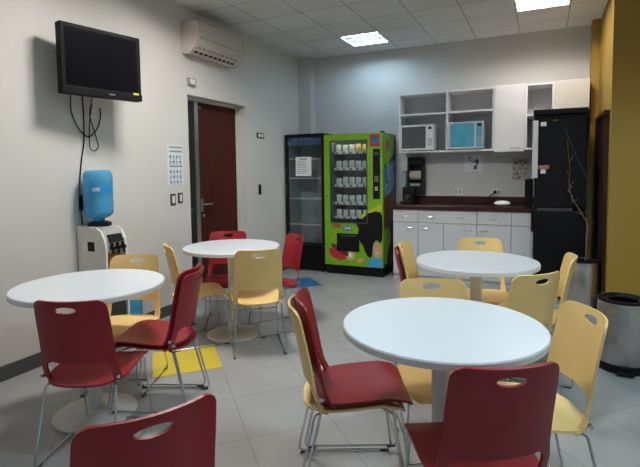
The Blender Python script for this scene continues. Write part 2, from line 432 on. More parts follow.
# ------------------------------------------------------------------ small things on the left wall
def wallbox(name, y0, y1, z0, z1, d, material, label, cat, inner=None, group=None):
    t = thing(name, label, cat, (XL+d/2, (y0+y1)/2, z0), 0, group)
    obj('plate', box(B(), XL, XL+d, y0, y1, z0, z1, .003), material, t)
    return t
t = wallbox('light_switch', 3.422, 3.492, 1.035, 1.145, .008, DGREY, 'grey light switch plate under the notice, the left one with a wide white rocker', 'switch')
obj('rocker', box(B(), XL+.008, XL+.014, 3.439, 3.475, 1.055, 1.125, .002), WPLAS, t)
t = wallbox('light_switch', 3.525, 3.590, 1.05, 1.15, .008, DGREY, 'grey light switch plate nearest the doorway, with a slim white rocker', 'switch')
obj('rocker', box(B(), XL+.008, XL+.014, 3.543, 3.572, 1.068, 1.132, .002), WPLAS, t)
t = wallbox('alarm_sounder', 3.70, 3.81, 2.205, 2.275, .03, GREYP, 'small grey framed box on the wall above the left end of the doorway', 'alarm')
obj('face', box(B(), XL+.03, XL+.034, 3.72, 3.79, 2.215, 2.262, .003), WPLAS, t)
t = wallbox('wall_outlet', 4.935, 5.095, 1.755, 1.82, .01, DGREY, 'grey double wall plate with two white modules, high to the right of the door', 'outlet')
for y in (4.957, 5.022): obj('module', box(B(), XL+.01, XL+.015, y, y+.05, 1.767, 1.808, .002), WPLAS, t)
bm = B(); box(bm, XL, XL+.025, 4.955, 4.985, 1.06, 1.185, .006)
single('door_reader', bm, BLACK, 'slim black box on the wall between the door and the glass cooler', 'door reader')

t = thing('notice_sheet', 'tall white notice with rows of small pictograms left of the door', 'notice', (XL+.002, 3.515, 1.225))
obj('sheet', box(B(), XL, XL+.003, 3.395, 3.615, 1.225, 1.612), PAPER, t)
bm = B()
for z in (1.585, 1.545, 1.405):                     # heading lines
    y = 3.43
    while y < 3.595:
        w = random.uniform(.008, .02); box(bm, XL+.003, XL+.0036, y, min(y+w, 3.60), z-.007, z+.007); y += w+.006
obj('heading_text', bm, INK, t)
bm = B(); bb = B()
for z in (1.495, 1.445, 1.355, 1.305, 1.255):
    for k in range(4):
        y = 3.44+k*.044
        if (k+int(z*100)) % 2: prism(bb, ell(y, z, .013, .016, 10), 'yz', XL+.003, XL+.0038)
        else: box(bm, XL+.003, XL+.0036, y-.011, y+.011, z-.013, z+.013)
        box(bm, XL+.003, XL+.0035, y-.014, y+.014, z-.024, z-.019)
obj('pictogram_rows', bm, GREYP, t); obj('blue_pictograms', bb, BLUEINK, t)

# ------------------------------------------------------------------ water dispenser and bottles
wx0, wx1, wy0, wy1 = XL+.01, -2.875, 2.42, 2.62
wd = thing('water_dispenser', 'silver and beige water dispenser against the left wall with three black taps', 'water dispenser', ((wx0+wx1)/2, (wy0+wy1)/2, 0))
BEIGE = mat('beige_plastic', (.82, .78, .71), .45, var=.03)
SILV = mat('silver_plastic', (.48, .47, .45), .32, metal=.4, var=.04)
sideprof = [(wx0, .0), (wx1, 0), (wx1, .80), (wx1-.012, .86), (wx1-.045, .92), (wx1-.09, .945), (wx0, .955)]
bm = B(); prism(bm, sideprof, 'xz', wy0, wy0+.016); prism(bm, sideprof, 'xz', wy1-.016, wy1); obj('side_panel', bm, BEIGE, wd)
inn = [(wx0, .0), (wx1-.02, 0), (wx1-.02, .42), (wx1-.06, .44), (wx1-.06, .75), (wx1+.0, .765), (wx1, .80), (wx1-.012, .862), (wx1-.045, .925), (wx1-.09, .95), (wx0, .96)]
obj('housing', prism(B(), inn, 'xz', wy0+.016, wy1-.016), SILV, wd)
obj('tap_recess', box(B(), wx1-.061, wx1-.055, wy0+.02, wy1-.02, .45, .75), ORANGE, wd)
obj('drip_tray', box(B(), wx1-.06, wx1-.005, wy0+.02, wy1-.02, .425, .445, .003), DGREY, wd)
obj('lower_door', box(B(), wx1-.021, wx1-.012, wy0+.02, wy1-.02, .03, .41, .003), DGREY, wd)
# black read-out on the sloping top
v0, v1 = Vector((wx1-.002, 0, .838)), Vector((wx1-.030, 0, .892)); nrm = Vector((.89, 0, .46))
bm = B(); prism(bm, [(v0.x, v0.z), (v1.x, v1.z), (v1.x+nrm.x*.006, v1.z+nrm.z*.006), (v0.x+nrm.x*.006, v0.z+nrm.z*.006)], 'xz', wy0+.035, wy1-.035)
obj('display_panel', bm, BLACK, wd)
for k in range(3):
    y = wy0+.05+k*.05
    bm = B(); box(bm, wx1-.005, wx1+.035, y-.012, y+.012, .785, .81, .004); tube(bm, [(wx1+.02, y, .788), (wx1+.02, y, .755)], .008, 8)
    prism(bm, [(y-.016, .80), (y+.016, .80), (y+.006, .835), (y-.006, .835)], 'yz', wx1+.002, wx1+.014)
    obj('tap', bm, BLACK, wd)
obj('side_vent', box(B(), wx0+.11, wx0+.18, wy0-.003, wy0, .77, .84, .001), BLACK, wd)
bm = B()
for k in range(5): box(bm, wx0+.10, wx0+.20, wy0-.0012, wy0, .50+k*.018, .506+k*.018)
obj('rating_plate', bm, GREYP, wd)
bx, by = -3.045, 2.52
obj('bottle_seat', lathe(B(), [(.085, .95), (.085, .975), (.06, .985)], (bx, by, 0), 28), BLACK, wd, True)
bt = thing('water_bottle', 'large blue water bottle upside down on the dispenser', 'water bottle', (bx, by, .985))
pr = [(.035, .965), (.045, .99), (.085, 1.005), (.108, 1.03), (.112, 1.06), (.108, 1.075), (.112, 1.09), (.112, 1.14), (.107, 1.155), (.112, 1.17), (.112, 1.24), (.107, 1.255), (.112, 1.27), (.113, 1.34), (.108, 1.37), (.090, 1.39), (.05, 1.395)]
pr = [(r*.92, .985+(z-.965)*.90) for r, z in pr]
obj('bottle', lathe(B(), pr, (bx, by, 0), 36), WATERB, bt, True, angle=80)
bm = B()
n = 14; vs = []
for i in range(n+1):
    a = math.radians(-75+110*i/n)
    vs.append([(bx+.1055*math.cos(a), by+.1055*math.sin(a), z) for z in (1.195, 1.262)])
for a, b in zip(vs, vs[1:]):
    q = [bm.verts.new(p) for p in (a[0], b[0], b[1], a[1])]; bm.faces.new(q)
bmesh.ops.remove_doubles(bm, verts=bm.verts, dist=1e-5)
obj('label_band', bm, BLUEL, bt, True)
bm = B(); a0 = math.radians(-62)
for i in range(4):
    a = a0+i*.13; b_ = a+.09
    q = [bm.verts.new((bx+.1065*math.cos(t_), by+.1065*math.sin(t_), z)) for t_, z in ((a, 1.215), (b_, 1.215), (b_, 1.243), (a, 1.243))]; bm.faces.new(q)
obj('label_text', bm, WPLAS, bt)
jx, jy = -3.055, 2.77
jug = thing('water_bottle', 'blue water jug standing on the floor at the right of the water dispenser', 'water bottle', (jx, jy, 0))
obj('bottle', lathe(B(), [(.09, 0), (.108, .012), (.11, .10), (.105, .115), (.11, .13), (.11, .22), (.105, .235), (.11, .25), (.11, .31), (.09, .36), (.035, .39), (.03, .43)], (jx, jy, 0), 32), WATERB, jug, True, angle=80)
obj('cap', lathe(B(), [(.033, .42), (.033, .45), (.028, .455)], (jx, jy, 0), 20), BLUEL, jug, True)

# ------------------------------------------------------------------ glass-door cooler
cx0, cx1, cy0, cy1, cz = -3.165, -2.592, 5.60, 6.03, 1.835
fr = thing('drinks_cooler', 'tall black drinks cooler with a glass door in the back left corner', 'cooler', ((cx0+cx1)/2, (cy0+cy1)/2, 0))
bm = B(); box(bm, cx0, cx0+.03, cy0+.05, cy1, .02, cz, .004); box(bm, cx1-.03, cx1, cy0+.05, cy1, .02, cz, .004)
box(bm, cx0+.03, cx1-.03, cy1-.03, cy1, .02, cz); box(bm, cx0+.03, cx1-.03, cy0+.05, cy1-.03, cz-.03, cz); box(bm, cx0+.03, cx1-.03, cy0+.05, cy1-.03, .02, .33)
obj('cabinet', bm, BLACK, fr)
INSIDE = mat('cooler_lining', (.34, .37, .37), .5, var=.08)
bm = B(); box(bm, cx0+.03, cx0+.036, cy0+.06, cy1-.036, .33, cz-.03); box(bm, cx1-.036, cx1-.03, cy0+.06, cy1-.036, .33, cz-.03); box(bm, cx0+.036, cx1-.036, cy1-.036, cy1-.03, .33, cz-.03)
obj('lining', bm, INSIDE, fr)
dr = B(); f = .035
box(dr, cx0, cx0+f, cy0, cy0+.045, .34, cz-.003, .004); box(dr, cx1-f, cx1, cy0, cy0+.045, .34, cz-.003, .004)
box(dr, cx0+f, cx1-f, cy0, cy0+.045, cz-.05, cz-.003); box(dr, cx0+f, cx1-f, cy0, cy0+.045, .34, .385)
dr = obj('door', dr, BLACK, fr)
obj('door_glass', box(B(), cx0+f, cx1-f, cy0+.018, cy0+.024, .385, cz-.05), GLASS, dr)
obj('door_handle', box(B(), cx0+.008, cx0+.026, cy0-.016, cy0, 1.0, 1.18, .004), DGREY, dr)
obj('header_banner', box(B(), cx0+f, cx1-f, cy0+.026, cy0+.030, cz-.15, cz-.05), mat('blue_banner', (.10, .18, .36), .4, var=.6, vscale=16), fr)
for z in (.62, .97, 1.245, 1.50):
    bm = B()
    tube(bm, [(cx0+.037, cy0+.07, z), (cx1-.037, cy0+.07, z)], .009, 6); tube(bm, [(cx0+.037, cy1-.05, z), (cx1-.037, cy1-.05, z)], .004, 6)
    for k in range(12):
        x = cx0+.05+k*(cx1-cx0-.1)/11; tube(bm, [(x, cy0+.07, z), (x, cy1-.05, z)], .002, 4)
    obj('wire_shelf', bm, WPLAS, fr)
bm = B()
for k in range(7): box(bm, cx0+.02, cx1-.02, cy0+.02, cy0+.05, .06+k*.036, .078+k*.036)
box(bm, cx0+.005, cx1-.005, cy0+.035, cy0+.052, .03, .335)
obj('bottom_grille', bm, BLACKM, fr)
for x in (cx0+.05, cx1-.05):
    for y in (cy0+.08, cy1-.06): obj('foot', lathe(B(), [(.018, 0), (.018, .022)], (x, y, 0), 12), BLACK, fr)
t = thing('paper_notice', 'white paper notice taped on the glass door of the black cooler', 'notice', (-2.892, cy0+.015, 1.276))
obj('sheet', box(B(), -3.008, -2.776, cy0+.0145, cy0+.0175, 1.276, 1.53), PAPER, t)
bm = B()
for k in range(7): box(bm, -2.985, -2.985+random.uniform(.12, .185), cy0+.0138, cy0+.0145, 1.31+k*.025, 1.318+k*.025)
box(bm, -2.95, -2.84, cy0+.0138, cy0+.0145, 1.49, 1.508)
obj('text_lines', bm, GREYP, t)

# ------------------------------------------------------------------ vending machine
vx0, vx1, vy0, vy1, vz = -2.582, -1.79, 5.60, 6.16, 1.805
vm = thing('vending_machine', 'bright green snack vending machine with cartoon art next to the cooler', 'vending machine', ((vx0+vx1)/2, (vy0+vy1)/2, 0))
wx0_, wx1_, wz0, wz1 = -2.50, -1.99, .668, 1.725
bm = B()
box(bm, vx0, vx0+.03, vy0+.05, vy1, .12, vz); box(bm, vx1-.03, vx1, vy0+.05, vy1, .12, vz); box(bm, vx0+.03, vx1-.03, vy1-.03, vy1, .12, vz)
box(bm, vx0+.03, vx1-.03, vy0+.05, vy1-.03, vz-.04, vz); box(bm, vx0+.03, vx1-.03, vy0+.05, vy1-.03, .12, .60)
box(bm, wx1_+.02, vx1-.03, vy0+.05, vy1-.03, .60, vz-.04)
obj('cabinet', bm, BLACK, vm)
obj('plinth', box(B(), vx0+.01, vx1-.004, vy0+.02, vy1-.02, .0, .12, .004), BLACKM, vm)
bm = B()
box(bm, vx0, wx0_, vy0, vy0+.05, .12, vz, .003); box(bm, wx1_, vx1, vy0, vy0+.05, .12, vz, .003); box(bm, wx0_, wx1_, vy0, vy0+.05, .12, wz0); box(bm, wx0_, wx1_, vy0, vy0+.05, wz1, vz)
door = obj('front_door', bm, GREEN, vm)
obj('display_window', box(B(), wx0_, wx1_, vy0+.02, vy0+.026, wz0, wz1), GLASS, door)
bm = B(); e = .014
box(bm, wx0_, wx0_+e, vy0-.004, vy0+.03, wz0, wz1); box(bm, wx1_-e, wx1_, vy0-.004, vy0+.03, wz0, wz1); box(bm, wx0_+e, wx1_-e, vy0-.004, vy0+.03, wz0, wz0+e); box(bm, wx0_+e, wx1_-e, vy0-.004, vy0+.03, wz1-e, wz1)
obj('window_frame', bm, DGREY, door)
LIN = mat('vending_lining', (.40, .42, .42), .5, var=.04)
bm = B(); box(bm, wx0_-.01, wx0_-.004, vy0+.06, vy1-.04, .62, wz1+.03); box(bm, wx1_+.004, wx1_+.01, vy0+.06, vy1-.04, .62, wz1+.03); box(bm, wx0_-.01, wx1_+.01, vy1-.045, vy1-.035, .62, wz1+.03); box(bm, wx0_-.01, wx1_+.01, vy0+.06, vy1-.045, .605, .615)
obj('lining', bm, LIN, vm)
bm = B(); box(bm, wx0_+.02, wx1_-.02, vy0+.055, vy0+.085, wz1+.012, wz1+.028)
obj('light_strip', bm, mat('vending_lamp', (.9, .9, .9), .5, emit=(1, .97, .92), estr=7), vm)
rows = [1.585, 1.375, 1.16, .93, .745]
for i, z in enumerate(rows):
    bm = B(); box(bm, wx0_+.002, wx1_-.002, vy0+.10, vy1-.06, z-.008, z); s_ = obj('shelf', bm, GREYP, vm)
    bm = B(); box(bm, wx0_+.03, wx1_-.004, vy0+.09, vy0+.10, z-.03, z+.004)
    obj('price_strip', bm, WPLAS, s_)
    bm = B()
    for k in range(5): box(bm, wx0_+.055+k*.092, wx0_+.08+k*.092, vy0+.0885, vy0+.09, z-.026, z-.004)
    obj('price_tag', bm, INK, s_)
for i, z in enumerate(rows):
    for k in range(5):
        x = wx0_+.07+k*.0915; y = vy0+.135+random.uniform(-.004, .004)
        w, hh, dd = .036, random.uniform(.085, .10), .014
        bm = B()
        # pillow packet: crimped top and bottom, bulging middle
        prof = [(0, .25), (.12, .5), (.3, 1), (.7, 1), (.88, .5), (1, .2)]
        rings = []
        for tt, bl in prof:
            zz = z+.001+tt*hh
            rings.append([bm.verts.new((x+a*w*(1 if bl > .4 else .96), y+b_*dd*bl, zz)) for a, b_ in ((-1, 0), (-.5, -1), (.5, -1), (1, 0), (.5, 1), (-.5, 1))])
        for r0, r1 in zip(rings, rings[1:]):
            for q in range(6): bm.faces.new((r0[q], r0[(q+1) % 6], r1[(q+1) % 6], r1[q]))
        bm.faces.new(rings[0][::-1]); bm.faces.new(rings[-1])
        yel = (i == 0 and k >= 3)
        ordn = ('top', 'second', 'third', 'fourth', 'bottom')[i]
        single('snack_packet', bm, YPACK if yel else WARMP,
               'yellow snack packet at the right of the vending machine\'s top shelf' if yel else 'pale clear snack packet on the %s shelf inside the vending machine' % ordn,
               'snack', 'snack packets inside the vending machine', True)
obj('selection_panel', box(B(), -1.915, -1.822, vy0-.008, vy0, .985, 1.605, .004), BLACK, door)
sp = [o for o in door.children if o.name.startswith('selection_panel')][0]
bm = B()
for r in range(4):
    for c in range(3): box(bm, -1.893+c*.018, -1.881+c*.018, vy0-.011, vy0-.008, 1.20+r*.02, 1.213+r*.02)
obj('keypad', bm, GREYP, sp)
obj('readout', box(B(), -1.900, -1.838, vy0-.010, vy0-.008, 1.53, 1.565), DGREY, sp)
bm = B(); box(bm, -1.89, -1.85, vy0-.0105, vy0-.008, 1.09, 1.14); obj('coin_slot', bm, STEEL, sp)
bm = B(); box(bm, -1.958, -1.825, vy0-.0015, vy0, 1.635, 1.785); obj('logo_panel', bm, REDV, door)
bm = B(); prism(bm, ell(-1.885, 1.715, .05, .048, 20), 'xz', vy0-.003, vy0-.0015); obj('logo_disc', bm, BLUE, door)
obj('door_lock', lathe(B(), [(.012, vy0-.006), (.012, vy0)], (-2.548, 0, 1.02), 14, 'Y'), DGREY, door)
# pick-up slot, artwork (flat printed shapes on the front)
bm = B(); box(bm, -2.41, -2.10, vy0-.006, vy0+.0, .305, .537, .003); pk = obj('pickup_flap', bm, BLACK, door)
obj('flap_handle', box(B(), -2.36, -2.15, vy0-.012, vy0-.006, .50, .52, .002), DGREY, pk)
hair = []
hc = (-1.935, .55); 
hairpts = [(-1.800, .775), (-1.87, .83), (-1.93, .815), (-1.99, .80), (-2.06, .735), (-2.13, .735), (-2.14, .66), (-2.11, .60), (-2.125, .52), (-2.09, .44), (-2.05, .38), (-2.00, .27), (-1.945, .25), (-1.925, .33), (-1.915, .42), (-1.87, .47), (-1.83, .44), (-1.800, .50)]
obj('black_swirl_print', prism(B(), [(p.x, p.y) for p in smoothpts([(a, b, 0) for a, b in hairpts], 5, True)], 'xz', vy0-.0012, vy0), BLACK, door)
obj('tan_oval_print', prism(B(), ell(-1.862, .345, .058, .10, 20), 'xz', vy0-.002, vy0-.0012), SKIN, door)
obj('pale_crescent_print', prism(B(), [(-1.90, .315), (-1.868, .297), (-1.835, .318), (-1.868, .312)], 'xz', vy0-.0028, vy0-.002), WPLAS, door)
obj('blue_patch_print', prism(B(), [(-2.01, .13), (-1.985, .20), (-1.92, .25), (-1.86, .245), (-1.80, .235), (-1.796, .13)], 'xz', vy0-.002, vy0-.0012), mat('sky_blue_vinyl', (.06, .35, .62), .4, var=.1), door)
obj('red_roll_print', prism(B(), ell(-2.40, .27, .13, .075, 24, -.35), 'xz', vy0-.0025, vy0-.0012), REDV, door)
obj('brown_roll_print', prism(B(), ell(-2.36, .32, .15, .035, 24, -.5), 'xz', vy0-.0032, vy0-.0025), mat('brown_vinyl', (.12, .03, .015), .4, var=.2), door)
obj('tan_circle_print', prism(B(), ell(-2.225, .255, .065, .068, 20), 'xz', vy0-.0030, vy0-.0012), BREAD, door)
obj('pale_spot_print', prism(B(), ell(-2.225, .26, .028, .035, 16), 'xz', vy0-.0036, vy0-.0030), WPLAS, door)
obj('small_bread_print', prism(B(), ell(-2.09, .20, .05, .03, 16, .4), 'xz', vy0-.0022, vy0-.0012), BREAD, door)
obj('lime_print', prism(B(), [(-2.10, .62), (-2.0, .66), (-1.80, .86), (-1.80, .93), (-2.05, .80), (-2.12, .70)], 'xz', vy0-.0008, vy0), mat('lime_vinyl', (.42, .50, .02), .4, var=.1), door)
bm = B(); box(bm, -2.47, -2.36, vy0-.0015, vy0, .615, .650); obj('red_word_print', bm, REDV, door)
bm = B(); prism(bm, ell(-2.26, .605, .06, .034, 18), 'xz', vy0-.0015, vy0); obj('blue_word_print', bm, BLUE, door)
bm = B()
for k in range(4): box(bm, -2.30+k*.023, -2.287+k*.023, vy0-.0022, vy0-.0015, .59, .622)
obj('word_letters', bm, WPLAS, door)
# printed right-hand side
sx = vx1
obj('side_green_print', prism(B(), [(vy0+.05, 1.80), (vy1-.06, 1.80), (vy1-.10, 1.55), (vy0+.22, 1.42), (vy0+.05, 1.40)], 'yz', sx, sx+.0015), GREEN, vm)
obj('side_tag_print', box(B(), sx+.0015, sx+.0025, vy0+.13, vy0+.26, 1.60, 1.72), REDV, vm)
obj('side_blue_print', prism(B(), [(vy0+.06, .98), (vy0+.06, 1.38), (vy0+.25, 1.44), (vy1-.04, 1.46), (vy1-.04, 1.12)], 'yz', sx, sx+.0015), PHOTO_BL, vm)
obj('side_brown_print', prism(B(), [(vy0+.06, .60), (vy0+.06, .975), (vy1-.04, 1.115), (vy1-.04, .70)], 'yz', sx, sx+.0015), PHOTO_BR, vm)
obj('side_lower_print', prism(B(), [(vy0+.06, .16), (vy0+.06, .595), (vy0+.26, .62), (vy0+.34, .45), (vy0+.2, .3), (vy0+.16, .16)], 'yz', sx, sx+.0015), GREEN, vm)
bm = B(); box(bm, -1.845, -1.795, vy0+.06, vy0+.10, vz, vz+.022, .004); obj('top_hinge', bm, BLACK, vm)

# ------------------------------------------------------------------ kitchen run
yk, yt = 5.674, YB
zt = .86
def handle(bm, x, z, y, w=.075):
    tube(bm, fillet([(x-w/2, y, z), (x-w/2, y-.026, z), (x+w/2, y-.026, z), (x+w/2, y, z)], .012), .0055, 8); return bm
def base_unit(x0, x1, drawers, doors, label):
    t = thing('base_cabinet', label, 'cabinet', ((x0+x1)/2, (yk+yt)/2, 0), 0, 'white cabinets under the counter')
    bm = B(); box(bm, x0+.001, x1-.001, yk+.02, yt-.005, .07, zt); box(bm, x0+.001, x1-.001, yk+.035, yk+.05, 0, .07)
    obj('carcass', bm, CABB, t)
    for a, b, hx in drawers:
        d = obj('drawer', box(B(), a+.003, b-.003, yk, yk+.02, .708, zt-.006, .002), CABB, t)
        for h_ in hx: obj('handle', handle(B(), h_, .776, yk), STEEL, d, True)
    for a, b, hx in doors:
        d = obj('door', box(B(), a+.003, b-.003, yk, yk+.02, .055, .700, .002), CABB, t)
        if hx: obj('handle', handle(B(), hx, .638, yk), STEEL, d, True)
    return t
base_unit(-1.682, -1.369, [(-1.682, -1.369, [-1.53])], [(-1.682, -1.369, -1.465)], 'white base cabinet with one drawer and one door next to the vending machine')
base_unit(-1.369, -.686, [(-1.369, -.686, [-1.217, -.88])], [(-1.369, -1.064, -1.278), (-1.064, -.686, -.784)], 'wide white base cabinet with two doors under a two handled drawer')
base_unit(-.686, -.319, [(-.686, -.319, [-.512])], [(-.686, -.319, -.607)], 'white base cabinet with one drawer below the white covered dish')
base_unit(-.319, -.115, [(-.319, -.115, [])], [(-.319, -.115, None)], 'narrow white base cabinet without handles beside the black refrigerator')
single('filler_panel', box(B(), -.1145, -.094, yk-.03, yt-.01, 0, .645, .002), CABB, 'low white panel between the base cabinets and the black refrigerator', 'panel')
t = thing('countertop', 'dark red granite counter top with an upstand along the back wall', 'counter', (-.89, 5.94, zt))
obj('slab', box(B(), -1.70, -.10, yk-.025, yt, zt, .912, .006), GRANITE, t)
obj('upstand', box(B(), -1.70, -.10, yt-.02, yt, .912, 1.0, .003), GRANITE, t)
CT = .912
# wall cabinets
yc, zb0, zt1 = 5.871, 1.554, 2.29
yb = YB
pt = .022
def shell(bm, x0, x1, z0=zb0, z1=zt1):
    box(bm, x0, x0+pt, yc, yb, z0, z1); box(bm, x1-pt, x1, yc, yb, z0, z1); box(bm, x0+pt, x1-pt, yc, yb, z1-pt, z1); box(bm, x0+pt, x1-pt, yc, yb, z0, z0+pt); return bm
t = thing('wall_cabinet', 'open white wall shelf unit of two bays holding two microwaves', 'shelf', (-1.09, 6.03, zb0), 0, 'white wall cabinets over the counter')
bm = shell(B(), -1.664, -.526); box(bm, -1.078, -1.056, yc, yb-.012, zb0+pt, zt1-pt); obj('carcass', bm, CABW, t)
obj('back_panel', box(B(), -1.664+pt, -.526-pt, yb-.012, yb-.001, zb0+pt, zt1-pt), CABIN, t)
obj('shelf_board', box(B(), -1.664+pt, -1.078, yc+.004, yb-.012, 2.018, 2.038), CABW, t)
obj('shelf_board', box(B(), -1.056, -.526-pt, yc+.004, yb-.012, 2.018, 2.038), CABW, t)
t = thing('wall_cabinet', 'tall white wall cabinet with one closed door and a low handle', 'cabinet', (-.363, 6.03, zb0), 0, 'white wall cabinets over the counter')
bm = shell(B(), -.525, -.201); obj('carcass', bm, CABW, t)
d = obj('door', box(B(), -.524, -.202, yc-.02, yc-.001, zb0-.02, zt1+.004, .002), CABW, t)
obj('handle', handle(B(), -.30, zb0+.03, yc-.02, .10), STEEL, d, True)
t = thing('wall_cabinet', 'narrow open white wall shelf right of the closed cabinet door', 'shelf', (-.052, 6.03, zb0), 0, 'white wall cabinets over the counter')
bm = shell(B(), -.2, .096); obj('carcass', bm, CABW, t)
obj('back_panel', box(B(), -.2+pt, .096-pt, yb-.012, yb-.001, zb0+pt, zt1-pt), CABIN, t)
obj('shelf_board', box(B(), -.2+pt, .096-pt, yc+.004, yb-.012, 1.93, 1.952), CABW, t)
t = thing('wall_cabinet', 'closed white wall cabinet coloured as warmly lit above the black refrigerator', 'cabinet', (.265, 6.03, zb0+.45), 0, 'white wall cabinets over the counter')
bm = shell(B(), .098, .432, 1.975); obj('carcass', bm, CABWARM, t)
obj('door', box(B(), .099, .431, yc-.02, yc-.001, 1.97, zt1+.004, .002), CABWARM, t)

# microwaves
def microwave(x0, x1, z0, z1, y, body, glass, label, panel):
    t = thing('microwave', label, 'microwave', ((x0+x1)/2, y+.14, z0), 0, 'microwaves in the wall shelf')
    obj('housing', box(B(), x0, x1, y+.02, y+.28, z0+.008, z1, .004), body, t)
    px = x1-panel
    d = B(); f_ = .022
    box(d, x0, x0+f_, y, y+.02, z0+.008, z1); box(d, px-f_*.7, px, y, y+.02, z0+.008, z1); box(d, x0+f_, px-f_*.7, y, y+.02, z1-f_, z1); box(d, x0+f_, px-f_*.7, y, y+.02, z0+.008, z0+.008+f_)
    d = obj('door', d, body, t)
    obj('door_window', box(B(), x0+f_, px-f_*.7, y+.004, y+.012, z0+.008+f_, z1-f_), glass, d)
    p_ = obj('control_panel', box(B(), px+.001, x1, y, y+.02, z0+.008, z1, .001), body, t)
    if glass is CYANF: obj('tinted_film', box(B(), px+.006, x1-.014, y-.001, y, z0+.026, z1-.02), CYANF, p_)
    obj('display', box(B(), px+.014, x1-.020, y-.003, y-.001, z1-.06, z1-.03), BLACK, p_)
    bm = B()
    for r in range(4):
        for c in range(3):
            w = (x1-px-.02)/3; box(bm, px+.01+c*w+.002, px+.01+(c+1)*w-.002, y-.003, y-.001, z0+.06+r*.024, z0+.076+r*.024)
    obj('keypad', bm, GREYP, p_)
    for x in (x0+.04, x1-.04):
        for yy in (y+.05, y+.25): obj('foot', lathe(B(), [(.012, z0), (.012, z0+.008)], (x, yy, 0), 10), BLACK, t)
microwave(-1.638, -1.225, zb0+pt, 1.895, yc-.03, mat('white_microwave', (.66, .68, .70), .35, var=.02), mat('smoked_glass', (.10, .10, .10), .15, var=.1), 'white microwave with a dark window in the left bay of the wall shelf', .075)
microwave(-1.048, -.645, zb0+pt, 1.905, yc-.02, mat('silver_microwave', (.50, .52, .54), .35, metal=.2, var=.03), CYANF, 'silver microwave with a cyan tinted front in the right bay of the wall shelf', .085)

# paper towel dispenser, posters, outlets
t = thing('towel_dispenser', 'black paper towel dispenser on the wall left above the counter', 'towel dispenser', (-1.505, 6.12, 1.0))
bm = B(); box(bm, -1.61, -1.40, 6.08, YB, 1.40, 1.50, .012); box(bm, -1.61, -1.58, 6.08, YB, 1.02, 1.40); box(bm, -1.43, -1.40, 6.08, YB, 1.02, 1.40); box(bm, -1.58, -1.43, 6.17, YB, 1.02, 1.40); box(bm, -1.58, -1.43, 6.08, 6.17, 1.02, 1.16)
obj('case', bm, BLACK, t)
obj('paper_roll', lathe(B(), [(.058, -1.578), (.058, -1.432)], (0, 6.125, 1.27), 26, 'X'), mat('brown_paper', (.50, .43, .34), .8, var=.05), t, True)
obj('window_edge', box(B(), -1.57, -1.44, 6.074, 6.08, 1.13, 1.165, .002), GREYP, t)

def poster(x0, x1, z0, z1, label, base, ink, kind):
    t = thing('wall_sheet', label, 'poster', ((x0+x1)/2, YB-.002, z0), 0, 'papers on the wall over the counter')
    obj('sheet', box(B(), x0, x1, YB-.003, YB, z0, z1), base, t)
    bm = B(); w, h_ = x1-x0, z1-z0
    if kind == 0:
        tube(bm, smoothpts([(x0+w*.25, YB-.004, z0+h_*.80), (x0+w*.45, YB-.004, z0+h_*.62), (x0+w*.72, YB-.004, z0+h_*.55), (x0+w*.62, YB-.004, z0+h_*.30), (x0+w*.50, YB-.004, z0+h_*.18)], 6), .006, 6)
        prism(bm, ell(x0+w*.68, z0+h_*.62, .022, .03, 14), 'xz', YB-.0042, YB-.003); prism(bm, ell(x0+w*.60, z0+h_*.26, .02, .028, 14), 'xz', YB-.0042, YB-.003)
        box(bm, x0+w*.2, x0+w*.45, YB-.004, YB-.003, z0+h_*.86, z0+h_*.9)
    else:
        for k in range(26):
            prism(bm, ell(x0+w*random.uniform(.1, .9), z0+h_*random.uniform(.08, .92), random.uniform(.006, .016), random.uniform(.006, .018), 8), 'xz', YB-.004, YB-.003)
    obj('drawing', bm, ink, t)
poster(-.915, -.68, 1.31, 1.515, 'white paper with a small dark drawing under the wall cabinets', PAPER, INK, 0)
poster(-.345, -.155, 1.20, 1.47, 'beige paper with brown blotches under the closed wall cabinet', mat('beige_paper', (.47, .42, .36), .8, var=.05), mat('brown_ink', (.24, .15, .09), .8, var=.2), 1)
def outlet(x, z, w, h_, label):
    t = thing('wall_outlet', label, 'outlet', (x, YB-.005, z), 0, 'outlets over the counter')
    obj('plate', box(B(), x-w/2, x+w/2, YB-.008, YB, z, z+h_, .002), WPLAS, t)
    bm = B()
    for k in (-1, 1): box(bm, x+k*w*.22-w*.12, x+k*w*.22+w*.12, YB-.010, YB-.008, z+h_*.25, z+h_*.75)
    obj('sockets', bm, GREYP, t)
outlet(-.985, 1.02, .11, .075, 'white double outlet in the middle of the wall over the counter')
outlet(-.52, 1.02, .11, .075, 'white outlet over the counter with a black plug in it')
outlet(-1.44, 1.035, .06, .075, 'small white outlet below the paper towel dispenser')
bm = B(); box(bm, -.555, -.520, YB-.045, YB-.0105, 1.04, 1.075, .006); pl = thing('plug_cord', 'black plug and cord leading from the right outlet down to the counter', 'cord', (-.6, 6.1, CT))
obj('plug', bm, BLACK, pl)
obj('cord', tube(B(), smoothpts([(-.54, YB-.045, 1.05), (-.58, YB-.09, 1.02), (-.64, YB-.12, .97), (-.70, YB-.13, .922), (-.80, YB-.14, .918), (-.88, YB-.13, .918)], 6), .006, 8), BLACK, pl, True)
